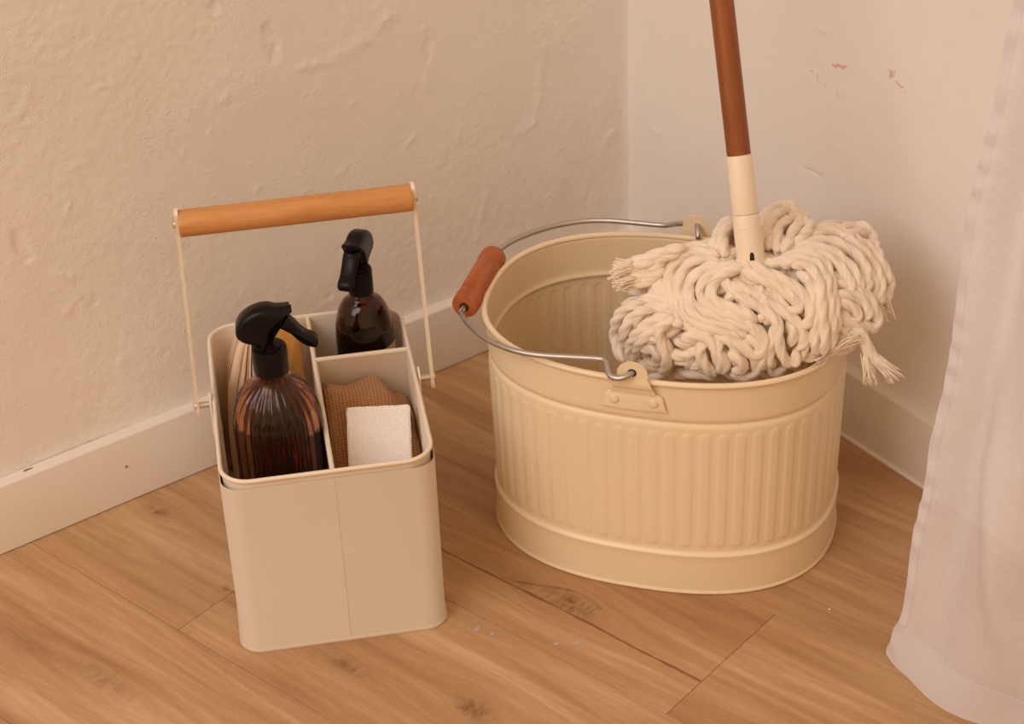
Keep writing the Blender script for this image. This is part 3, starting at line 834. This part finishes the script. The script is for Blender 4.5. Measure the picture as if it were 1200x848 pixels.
def waffle_cloth():
    o0 = cw(.0505, -.040, IF)
    # local: x +-.043, y from -.092 to +.090 ; folded pile, higher at the back
    nx, ny = 60, 110
    V = []; UV = []
    for j in range(ny + 1):
        y = -.0745 + .1655 * j / ny
        for i in range(nx + 1):
            x = -.0425 + .0855 * i / nx
            ty = (y + .0905) / .1815
            h = .062 + .066 * float(sstep(np.array(.22), np.array(.80), np.array(ty)))
            h -= .024 * float(sstep(np.array(.012), np.array(.034), np.array(x + .25 * (y - .06)))) * float(sstep(.5, .8, ty))
            h += .0040 * math.sin(x * 95 + 40 * y) * math.sin(y * 60) + .0028 * math.sin(150 * y + 20 * x)
            # rounded roll at the back edge and sides
            e = min(1, (.0910 - y) / .016); h -= .030 * (1 - math.sqrt(max(0, 1 - (1 - e) ** 2)))
            ex = min(1, (.0430 - abs(x)) / .008); h -= .014 * (1 - math.sqrt(max(0, 1 - (1 - ex) ** 2)))
            V.append((x, y, h)); UV.append((x, y * 1.25 + h * .5))
    F = []
    m = nx + 1
    for j in range(ny):
        for i in range(nx):
            k = j * m + i; F.append((k, k + 1, k + m + 1, k + m))
    # skirt down to the tray floor
    border = [i for i in range(nx + 1)] + [j * m + nx for j in range(1, ny + 1)] + [ny * m + i for i in range(nx - 1, -1, -1)] + [j * m for j in range(ny - 1, 0, -1)]
    b0 = len(V)
    for k in border:
        x, y, h = V[k]; V.append((x, y, .0005)); UV.append((x, y + h))
    q = len(border)
    for a in range(q):
        b = (a + 1) % q
        F.append((border[b], border[a], b0 + a, b0 + b))
    F.append(tuple(b0 + a for a in range(q - 1, -1, -1)))
    o = fix_normals(mesh('waffle_cloth', V, F, M['waffle'], None, angle=180, uv=UV))
    o.location = o0; o.rotation_euler = (0, 0, CRZ)
    tag(o, 'folded brown waffle-weave cloth stuffed in the tray around the white sponge', 'cloth')
waffle_cloth()

def sponge():
    bm = bmesh.new()
    bmesh.ops.create_cube(bm, size=1.0)
    bmesh.ops.scale(bm, vec=(.0600, .028, .108), verts=bm.verts)
    bmesh.ops.bevel(bm, geom=bm.edges[:], offset=.0012, segments=2, affect='EDGES')
    bmesh.ops.subdivide_edges(bm, edges=[e for e in bm.edges if e.calc_length() > .02], cuts=18, use_grid_fill=True)
    for vv in bm.verts:
        r = random.random
        vv.co += Vector((r() - .5, r() - .5, r() - .5)) * .0009
    me = bpy.data.meshes.new('sponge'); bm.to_mesh(me); bm.free(); me.materials.append(M['sponge'])
    o = bpy.data.objects.new('sponge', me); COL.objects.link(o)
    me.polygons.foreach_set('use_smooth', [True] * len(me.polygons)); me.set_sharp_from_angle(angle=math.radians(50))
    o.location = cw(.0525, -.0520, .1400)
    o.rotation_euler = (math.radians(-36), math.radians(2.0), CRZ + math.radians(-5))
    tag(o, 'white rectangular melamine sponge propped against the brown cloth', 'sponge')
sponge()

# ---------------------------------------------------------------- string mop
MC = on_z(880, 345, .263)
cr = RM[:, 0].copy(); cr[2] = 0; cr /= np.linalg.norm(cr)
cf = np.array([-cr[1], cr[0], 0])
EA, EB, EC = .142, .104, .074
BASIS = np.stack([cr, cf, [0, 0, 1.]])
def ell_ray(x, y, k=1.0):
    """point on the mop-head mound seen in direction of pixel; also outward normal"""
    ax = np.array([EA, EB, EC]) * k
    o = BASIS @ (CAM - MC) / ax; d = BASIS @ ray(x, y) / ax
    A = d @ d; B = o @ d; C = o @ o - 1
    D = B * B - A * C
    t = (-B - math.sqrt(D)) / A if D > 0 else -B / A
    q = o + d * t
    P = CAM + ray(x, y) * t
    nrm = BASIS.T @ (q / ax); nrm /= np.linalg.norm(nrm)
    return P, nrm
mop_base = np.array([MC[0], MC[1], .30])
P0 = ell_ray(880, 309)[0] + np.array([0, 0, .002])
# the pole leans to the left wall: find the depth at which it keeps to its image line and meets the wall
best = None
for s in np.linspace(.8, 1.2, 801):
    Q = CAM + ray(845.5, 0) * s * np.linalg.norm(P0 - CAM) / np.linalg.norm(ray(845.5, 0))
    d = (Q - P0) / np.linalg.norm(Q - P0)
    top = P0 + d * 1.22
    e = abs(top[1] + .022)
    if d[2] > .5 and (best is None or e < best[0]): best = (e, d)
PD = best[1]
mop = thing('string_mop', 'cotton string mop with stained wooden pole, tangled head resting in the bucket', 'mop', tuple(P0))
zax = Vector(PD); rotq = zax.to_track_quat('Z', 'Y').to_matrix()
# orient so local -y faces the camera
def pole_part(name, prof, mat, n=36, angle=35, parent=None):
    rings = [[rotq @ Vector((r * math.cos(t), r * math.sin(t), z)) for t in np.arange(n) * 2 * math.pi / n] for r, z in prof]
    v, f = loft(rings, True, True, True)
    return mesh(name, v, f, mat, parent or mop, angle=angle)
# wood pole built along z then turned, so that its grain follows the pole
v, f = loft(lathe([(.0108, 0), (.0110, .002), (.0108, 1.065), (.0106, 1.110), (.009, 1.118), (.005, 1.121)], 36), True, True, True)
pole = mesh('pole', v, f, M['mop_wood'], mop, angle=40)
pole.rotation_euler = zax.to_track_quat('Z', 'Y').to_euler()
pole.location = zax * .098
pole_part('ferrule', [(.0119, .0450), (.0122, .0460), (.0120, .070), (.0118, .0975), (.0116, .0985), (.0109, .0987)], M['plastic_cream'])
soc = pole_part('socket', [(.0130, -.055), (.0132, -.012), (.0128, .0), (.0125, .030), (.0122, .0430), (.0119, .0443), (.0110, .0447)], M['plastic_cream'])
# facing direction towards the camera in the plane across the pole
fc = Vector(CAM - P0); fc = (fc - zax * fc.dot(zax)).normalized(); sd = zax.cross(fc)
def on_socket(ang, z, r):
    return zax * z + (fc * math.cos(ang) + sd * math.sin(ang)) * r
# latch hole (keyhole) and raised arrow ridges on the socket
hole = [(-.0022, .0030), (.0022, .0030), (.0022, .0085), (.0012, .0105), (-.0008, .0105), (-.0016, .0085)]
v = [on_socket(x / .0128 + .10, z, .01300) for x, z in hole]
fix_normals(mesh('latch_hole', v, [tuple(range(6))], M['gap'], soc))
for zz in (.0225, .0315):
    rings = []
    for k in range(9):
        a = -.55 + 1.1 * k / 8
        bz = zz + .0035 * (k / 8)
        rings.append([on_socket(a, bz - .0010, .0123), on_socket(a, bz, .01305), on_socket(a, bz + .0010, .0123)])
    v, f = loft(rings, False); fix_normals(mesh('grip_ridge', v, f, M['plastic_cream'], soc, angle=180))

def inside_oval(P):
    dx, dy = P[0] - BX, P[1] - BY
    a = (dx * math.cos(BR) + dy * math.sin(BR)) / (BA - .012); b = (-dx * math.sin(BR) + dy * math.cos(BR)) / (BB - .012)
    return (abs(a) ** BN + abs(b) ** BN) ** (1 / BN)
def settle(P, r):
    """keep the strand inside the bucket below the rim and above the rim outside it"""
    k = inside_oval(P)
    if P[2] < .2475 + r:
        if k > 1:
            if k < 1.10 and P[2] < .244:
                P = np.array([BX + (P[0] - BX) / k, BY + (P[1] - BY) / k, P[2]])
            else: P = np.array([P[0], P[1], .2485 + r])
    return P
SOFF = np.array(P0)
def strand(pts, r, tail=False, phase=0.0, ends=(1, 1), name='strand', pitch_=.058, mat='rope'):
    P = spline(pts, .0030)
    if not tail: P = np.array([settle(q, r) for q in P])
    P = np.vstack([P[0], (P[:-2] + 2 * P[1:-1] + P[2:]) / 4, P[-1]])
    T, N, B = frames(P)
    s = np.concatenate([[0], np.cumsum(np.linalg.norm(np.diff(P, axis=0), axis=1))])
    n = 18
    th = np.arange(n) * 2 * math.pi / n
    rings = []; uv = []
    m = len(P)
    for i in range(m):
        ti = min(i, m - 1 - i)
        e = 1.0
        if i < 3 and ends[0]: e = (.35, .75, .93)[i]
        if m - 1 - i < 3 and ends[1]: e = (.35, .75, .93)[m - 1 - i]
        wob = 1 + .02 * math.sin(s[i] * 210 + phase * 3) + .07 * math.sin(s[i] * 77 + phase)
        ph = phase + 2 * math.pi * s[i] / pitch_
        rad = r * e * wob * (.72 + .36 * np.abs(np.cos(1.5 * (th - ph / 1.0))) ** .8)
        rings.append(P[i] - SOFF + rad[:, None] * (np.cos(th)[:, None] * N[i] + np.sin(th)[:, None] * B[i]))
        for a in th: uv.append(((((a - ph) / (2 * math.pi)) % 1.0), s[i] * 10))
    v, f = loft(rings, True, True, True)
    return mesh(name, v, f, M[mat], mop, angle=180, uv=uv)

# visible strands, followed along the photographed head (crop coordinates, 10/3 px each), with how far they stand off the mound
TR = [
 # left swirl
 (.2, [(470, 215), (400, 190), (330, 200), (270, 240), (245, 300), (255, 365), (290, 430), (330, 490), (390, 530), (460, 545)]),
 (.5, [(478, 240), (410, 217), (350, 227), (300, 265), (280, 320), (290, 385), (325, 445), (375, 490), (440, 515), (520, 530), (590, 545)]),
 (.6, [(490, 268), (420, 248), (368, 262), (332, 300), (315, 355), (330, 415), (372, 458), (430, 487), (505, 503), (570, 520)]),
 (.9, [(515, 272), (440, 282), (392, 308), (362, 350), (362, 402), (402, 440), (462, 466), (530, 490), (600, 505), (640, 540), (652, 590), (638, 640)]),
 (1.1, [(550, 268), (475, 296), (428, 328), (404, 374), (420, 420), (470, 448), (540, 474), (600, 500), (635, 530)]),
 (1.3, [(575, 285), (505, 308), (458, 345), (446, 390), (476, 424), (532, 442), (592, 468), (622, 492)]),
 (.1, [(300, 240), (262, 285), (232, 330), (240, 390), (262, 430), (300, 462)]),
 # straps under the socket
 (1.6, [(545, 262), (600, 288), (662, 318), (732, 345), (790, 385), (822, 432), (820, 485), (790, 512)]),
 (1.2, [(560, 300), (622, 322), (692, 355), (752, 392), (782, 432), (765, 452), (730, 440)]),
 (.9, [(520, 340), (572, 368), (642, 400), (702, 440), (762, 480), (802, 530), (797, 582), (765, 598)]),
 (1.3, [(528, 385), (590, 412), (652, 450), (697, 492), (702, 550), (722, 615), (752, 655), (772, 640), (765, 590)]),
 (.7, [(690, 490), (682, 560), (667, 620), (688, 668)]),
 (.6, [(742, 480), (764, 530), (752, 585)]),
 (.5, [(806, 500), (806, 570), (797, 630), (782, 655)]),
 (.3, [(600, 355), (655, 385), (715, 420), (760, 445)]),
 (.5, [(470, 300), (520, 360), (560, 395), (610, 440)]),
 # thick vertical fold
 (1.7, [(712, 292), (780, 266), (840, 276), (880, 330), (890, 400), (900, 470), (905, 530), (893, 585)]),
 (2.0, [(750, 296), (802, 290), (845, 330), (857, 400), (862, 470), (872, 540), (866, 598)]),
 (1.5, [(770, 310), (818, 340), (830, 410), (843, 480), (838, 550), (848, 605)]),
 (1.2, [(790, 262), (860, 258), (902, 310), (914, 390), (922, 470), (920, 535)]),
 # right swoops
 (.8, [(630, 262), (700, 270), (762, 230), (832, 190), (902, 180), (972, 210), (1030, 260), (1050, 330), (1040, 385)]),
 (1.1, [(660, 285), (762, 250), (832, 220), (902, 225), (962, 265), (1002, 320), (1020, 385)]),
 (1.2, [(740, 275), (802, 240), (872, 245), (932, 275), (972, 330), (986, 385)]),
 (.4, [(720, 230), (800, 170), (862, 135), (922, 125), (982, 150), (1042, 190), (1092, 240), (1130, 300), (1145, 360), (1112, 420)]),
 (.7, [(790, 205), (872, 152), (942, 150), (1002, 190), (1060, 240), (1092, 300), (1102, 370), (1090, 425)]),
 (.2, [(830, 175), (882, 120), (942, 105), (992, 120), (1030, 150)]),
 (.6, [(945, 140), (990, 125), (1040, 122), (1068, 150), (1080, 190)]),
 (.7, [(955, 170), (1010, 150), (1060, 165), (1085, 210), (1104, 265)]),
 (.6, [(985, 195), (1045, 190), (1085, 235), (1120, 300), (1138, 350)]),
 (.4, [(1040, 260), (1075, 320), (1085, 380), (1075, 430)]),
 (.6, [(930, 290), (990, 300), (1040, 350), (1060, 400)]),
 (.2, [(900, 300), (960, 320), (1000, 360)]),
 # right loops
 (.9, [(915, 345), (970, 350), (1030, 380), (1070, 430), (1084, 490), (1060, 513), (1030, 482)]),
 (1.0, [(918, 385), (980, 390), (1030, 412), (1050, 460), (1035, 485)]),
 (1.0, [(922, 420), (975, 425), (1010, 455), (1004, 487), (972, 478)]),
 (.6, [(930, 462), (972, 490), (1022, 508), (1050, 540)]),
 (.5, [(930, 505), (980, 530), (1020, 545), (1045, 575)]),
 (.4, [(925, 550), (972, 560), (985, 590), (950, 618), (900, 606)]),
 (.2, [(940, 440), (1000, 500), (985, 545), (940, 570)]),
 # back loops behind the socket
 (.6, [(640, 215), (640, 140), (660, 90), (700, 50), (740, 35), (770, 60), (765, 90)]),
 (.9, [(668, 215), (664, 140), (690, 95), (730, 70), (770, 75), (792, 110), (770, 132)]),
 (1.1, [(700, 228), (700, 150), (740, 110), (790, 100), (822, 130), (802, 170), (760, 202)]),
 (.2, [(618, 170), (648, 84), (690, 45), (730, 24), (768, 34)]),
 (1.3, [(720, 235), (750, 180), (770, 140), (800, 130)]),
 (.4, [(468, 235), (466, 170), (490, 110), (528, 84)]),
 (.7, [(500, 245), (488, 170), (510, 120), (540, 100)]),
 (.3, [(430, 200), (452, 185), (470, 150), (500, 100)]),
 (.5, [(820, 90), (790, 70), (740, 50), (720, 90)]),
 (.3, [(640, 110), (690, 130), (720, 180), (700, 230)]),
 # left lower pile
 (.6, [(300, 405), (222, 398), (150, 420), (92, 460), (70, 530), (84, 600), (110, 645)]),
 (.8, [(290, 440), (202, 440), (142, 470), (110, 525), (113, 590), (140, 645)]),
 (.9, [(305, 462), (232, 480), (165, 530), (133, 585), (152, 645)]),
 (.7, [(292, 492), (222, 520), (175, 562), (152, 615), (180, 660)]),
 (1.3, [(312, 478), (258, 505), (252, 540), (268, 590), (280, 635), (256, 680), (202, 690)]),
 (.5, [(180, 560), (232, 555), (270, 575), (290, 620)]),
 (.4, [(170, 600), (210, 590), (240, 620), (225, 650), (180, 640)]),
 (1.0, [(300, 505), (318, 492), (336, 505)]),
 (.4, [(230, 410), (180, 450), (140, 510)]),
 (.3, [(330, 420), (290, 450), (240, 470)]),
 (.2, [(160, 650), (210, 668), (260, 660), (300, 640)]),
 # bottom centre tangle
 (.7, [(325, 556), (400, 543), (440, 562), (470, 620), (488, 685)]),
 (.8, [(425, 556), (402, 600), (422, 650), (462, 692)]),
 (.6, [(482, 556), (470, 602), (500, 640), (492, 690)]),
 (.8, [(500, 560), (560, 580), (610, 620), (620, 680), (566, 694), (520, 680)]),
 (1.0, [(512, 600), (562, 632), (566, 664), (524, 668)]),
 (.6, [(560, 545), (620, 570), (642, 620), (640, 675)]),
 (.5, [(350, 668), (366, 610), (392, 600), (412, 640), (360, 665)]),
 (.5, [(290, 690), (380, 688), (462, 706)]),
 (1.0, [(590, 515), (640, 545), (648, 600), (602, 612), (570, 590)]),
 (1.1, [(618, 482), (642, 472), (660, 486)]),
 (.4, [(300, 565), (350, 574), (395, 560)]),
 (.3, [(278, 612), (332, 622), (384, 602)]),
 (.3, [(300, 650), (340, 640), (380, 660), (440, 690)]),
 (.3, [(650, 640), (690, 690), (740, 670)]),
 (.2, [(860, 590), (830, 630), (790, 640)]),
 (.4, [(452, 545), (520, 565), (545, 610), (540, 660)]),
]
RS = .0055
k = 0
for lay, pts in TR:
    q = []
    for (x, y) in pts:
        P, nn = ell_ray(700 + x * .3, 230 + y * .3)
        q.append(P + nn * (lay * .0062 - .003 + random.uniform(-.0008, .0008)))
    strand(q, RS * random.uniform(.92, 1.08), phase=k * 1.7); k += 1
SIL = np.array([(105, 255), (180, 240), (250, 215), (330, 195), (400, 182), (450, 192), (462, 150), (490, 104), (530, 90), (620, 114), (650, 76), (690, 46), (730, 28), (770, 46), (800, 90), (830, 125), (880, 114), (940, 106), (1030, 122), (1078, 185), (1112, 260), (1145, 350), (1104, 415),
                (1080, 495), (1055, 515), (1000, 565), (960, 610), (880, 635), (760, 675), (500, 708), (300, 700), (145, 645), (80, 595), (66, 520), (95, 452), (192, 394), (212, 350), (112, 345)], float)
def in_sil(P):
    q = RM.T @ (P - CAM); x = ((W_PX / 2 + F_PX * q[0] / -q[2]) - 700) / .3; y = ((H_PX / 2 - F_PX * q[1] / -q[2]) - 230) / .3
    A, B = SIL, np.roll(SIL, -1, 0); c = False
    for (ax, ay), (bx, by) in zip(A, B):
        if (ay > y) != (by > y) and x < (bx - ax) * (y - ay) / (by - ay) + ax: c = not c
    return c
# strands beneath, from the socket outward in loose waves
for i in range(78):
    a0 = 2 * math.pi * i / 78 + random.uniform(-.06, .06)
    kk = random.uniform(.84, .955); q = []
    w1, w2 = random.uniform(-.5, .5), random.uniform(0, 6)
    ph0 = random.uniform(.22, .45)
    ph1 = random.uniform(1.55, 1.80)
    for j in range(9):
        t = j / 8
        el = ph0 + (ph1 - ph0) * t
        a = a0 + w1 * t + .16 * math.sin(w2 + 5.5 * t)
        e = np.array([EA * math.cos(a) * math.sin(el), EB * math.sin(a) * math.sin(el), EC * math.cos(el)]) * (kk + .02 * math.sin(7 * t + w2))
        P = MC + BASIS.T @ e
        for _ in range(14):
            if P[2] < MC[2] - .01 or in_sil(P + (P - MC) / np.linalg.norm(P - MC) * RS): break
            P = MC + (P - MC) * .94
        q.append(P)
    strand(q, RS * random.uniform(.95, 1.1), phase=i * 2.3)
# strands gathered into the socket foot
for i in range(14):
    a = 2 * math.pi * i / 14
    d = cr * math.cos(a) + cf * math.sin(a)
    q = [P0 + np.array(PD) * -.020 + d * .009, P0 + np.array(PD) * -.016 + d * .021, P0 + d * .036 + np.array([0, 0, -.022]), P0 + d * .050 + np.array([0, 0, -.038])]
    strand(q, RS, phase=i)
# the deep core: strands curled up below the rim inside the bucket
for i in range(16):
    a = 2 * math.pi * i / 16; q = []
    for j in range(7):
        t = j / 6
        rr2 = .095 - .03 * t
        b = a + 1.2 * t
        q.append(np.array([MC[0], MC[1], .235 - .07 * t]) + cr * (rr2 * 1.05 * math.cos(b) - .012) + cf * (rr2 * .72 * math.sin(b)))
    strand(q, RS, phase=i)
# fluffy cut ends hanging out: left tuft and the tail over the right rim
def fray(P, d, L, nh, spread, r=.00055):
    P = np.array(P); d = np.array(d, float); d /= np.linalg.norm(d)
    V = []; F = []
    for i in range(nh):
        o = np.random.RandomState(i + int(abs(P[0]) * 1e5)).normal(size=(3, 3))
        p0 = P + o[0] * .0016 - d * .004; p1 = P + d * L * .5 + o[0] * .002 + o[1] * spread * .35; p2 = p1 + d * L * .5 + o[1] * spread * .5 + o[2] * spread * .3
        v, f = tube(spline([p0, p1, p2], .004), r, 4)
        b = len(V); V += [np.array(x) - SOFF for x in v]; F += [tuple(b + z for z in g) for g in f]
    o = mesh('frayed_end', V, F, M['rope'], mop, angle=180, uv=[(0, 0)] * len(V))
    o['kind'] = 'stuff'
def crop_pt(x, y, lift=0.0):
    P, nn = ell_ray(700 + x * .3, 230 + y * .3); return P + nn * lift
def depth_pt(x, y, dist): # same distance as a neighbour point
    r = ray(700 + x * .3, 230 + y * .3); return CAM + r / np.linalg.norm(r) * dist
d0 = np.linalg.norm(crop_pt(250, 250) - CAM) - .012
for pts in ([(345, 195), (260, 218), (190, 242), (125, 262)], [(330, 215), (255, 242), (185, 268), (120, 285)], [(255, 262), (200, 285), (140, 300), (118, 305)], [(245, 300), (190, 315), (130, 330)], [(268, 285), (215, 322), (160, 345), (135, 345)],
            [(262, 250), (222, 305), (222, 365), (196, 400)], [(250, 225), (190, 262), (130, 275)]):
    q = [depth_pt(x, y, d0 + .004 * random.uniform(-1, 1)) for x, y in pts]
    strand(q, RS * .95, tail=True, phase=pts[0][0])
    if pts[-1][0] < 150: fray(q[-1], q[-1] - q[-2], .012, 60, .0022, .0008)
d1 = np.linalg.norm(crop_pt(1000, 520) - CAM)
for pts in ([(985, 505), (1030, 530), (1058, 575), (1072, 615), (1100, 645)], [(990, 530), (1030, 550), (1048, 600), (1055, 640)], [(1000, 515), (1040, 545), (1056, 590), (1075, 625), (1092, 642)]):
    q = [depth_pt(x, y, d1 + .012 * i / len(pts) - .005) for i, (x, y) in enumerate(pts)]
    strand(q, RS * .72, tail=True, phase=pts[0][0], pitch_=.07)
    fray(q[-1], q[-1] - q[-2], .019, 110, .0024, .0006)
q = [depth_pt(x, y, d1 - .012) for x, y in [(900, 606), (940, 590), (985, 560), (1010, 545)]]
fray(q[0], q[2] - q[0], .03, 30, .004, .0004); fray(q[1], q[0] - q[2], .022, 22, .004, .0004)
for x, y in [(1100, 425), (1125, 410), (1080, 430)]:
    P = crop_pt(x, y, .001); fray(P, np.array([0, 0, -1]) + cr * .2, .012, 26, .0035, .0005)

# ---------------------------------------------------------------- curtain
def cur_x(z): return -.222 + .06 * min(z, 1.2)
EDGE = [(1044, 757), (1052, 735), (1062, 711), (1066, 670), (1070, 628), (1084, 568), (1091, 512), (1104.5, 463), (1115.6, 400), (1125, 325.5), (1134, 245), (1151, 174.5), (1165, 122.6), (1179, 42.5), (1188.7, 0)]
ez = []; ey = []
for (x, y) in EDGE:
    z = .2
    for _ in range(30):
        P = on_plane(x, y, (1, 0, 0), cur_x(z)); z = max(P[2], 0)
    ez.append(z); ey.append(P[1])
ez = np.array(ez); ey = np.array(ey)
o = np.argsort(ez); ez = ez[o]; ey = ey[o]
slope = (ey[-1] - ey[-5]) / (ez[-1] - ez[-5])
def edge_y(z):
    if z <= ez[-1]: return float(np.interp(z, ez, ey))
    return float(ey[-1] + min(0.6 * slope, 0.02) * (z - ez[-1]))
CWD, CHT = .62, 2.25
def cur_pt(w, z, off=0.0):
    up = min(1, z / .5)
    bot = math.exp(-(z / .10) ** 2)
    a = .006 + .016 * up
    fold = a * math.sin(2 * math.pi * (w / .115) - .9 + .5 * z) + .003 * math.sin(2 * math.pi * w / .047 + 4 * z + 1) * up
    fold *= min(1, w / .035)
    flare = bot * (-.021 * math.exp(-((w - .055) / .045) ** 2) + .012 * float(sstep(.10, .2, w)))
    diag = .016 * math.exp(-((w - (.055 + .35 * (.32 - z))) / .022) ** 2) * math.exp(-((z - .2) / .16) ** 2)
    ripple = .0020 * math.sin(z * 190 + 2 * math.sin(z * 37)) * math.exp(-(w / .012) ** 2)
    x = cur_x(z) + fold + flare - diag + ripple + off
    y = edge_y(z) - w + ripple
    if z < .03: y += 0
    return (x, y, max(z, .0008))
ws = np.concatenate([np.linspace(0, .2, 70), np.linspace(.205, CWD, 70)])
zz = np.concatenate([np.linspace(0, .75, 160), np.linspace(.77, CHT, 50)])
V = [cur_pt(w, z) for z in zz for w in ws]
m = len(ws); F = [(j * m + i, j * m + i + 1, (j + 1) * m + i + 1, (j + 1) * m + i) for j in range(len(zz) - 1) for i in range(m - 1)]
curtain = thing('curtain', 'sheer white cotton curtain hanging to the floor beside the bucket', 'curtain', (cur_x(0), edge_y(0), 0))
def cur_mesh(name, V, F, mat='curtain'):
    off = np.array([cur_x(0), edge_y(0), 0])
    o = mesh(name, [np.array(p) - off for p in V], F, M[mat], curtain, angle=180)
    return o
fab = cur_mesh('fabric', V, F)
hz = np.linspace(0, .047, 14)
V = [cur_pt(w, z, -.0007) for z in hz for w in ws]
F = [(j * m + i, j * m + i + 1, (j + 1) * m + i + 1, (j + 1) * m + i) for j in range(len(hz) - 1) for i in range(m - 1)]
cur_mesh('bottom_hem', V, F, 'curtain_hem')
sw = np.linspace(0, .011, 6)
V = [cur_pt(w, z, -.0006) for z in zz[10:] for w in sw]; m = 6
F = [(j * m + i, j * m + i + 1, (j + 1) * m + i + 1, (j + 1) * m + i) for j in range(len(zz) - 11) for i in range(m - 1)]
cur_mesh('side_hem', V, F, 'curtain_hem')
# stitch line of the hem
st = [cur_pt(w, .0455, -.0012) for w in ws]
v, f = tube(np.array(st), .0004, 4)
cur_mesh('stitching', v, f, 'curtain_hem')
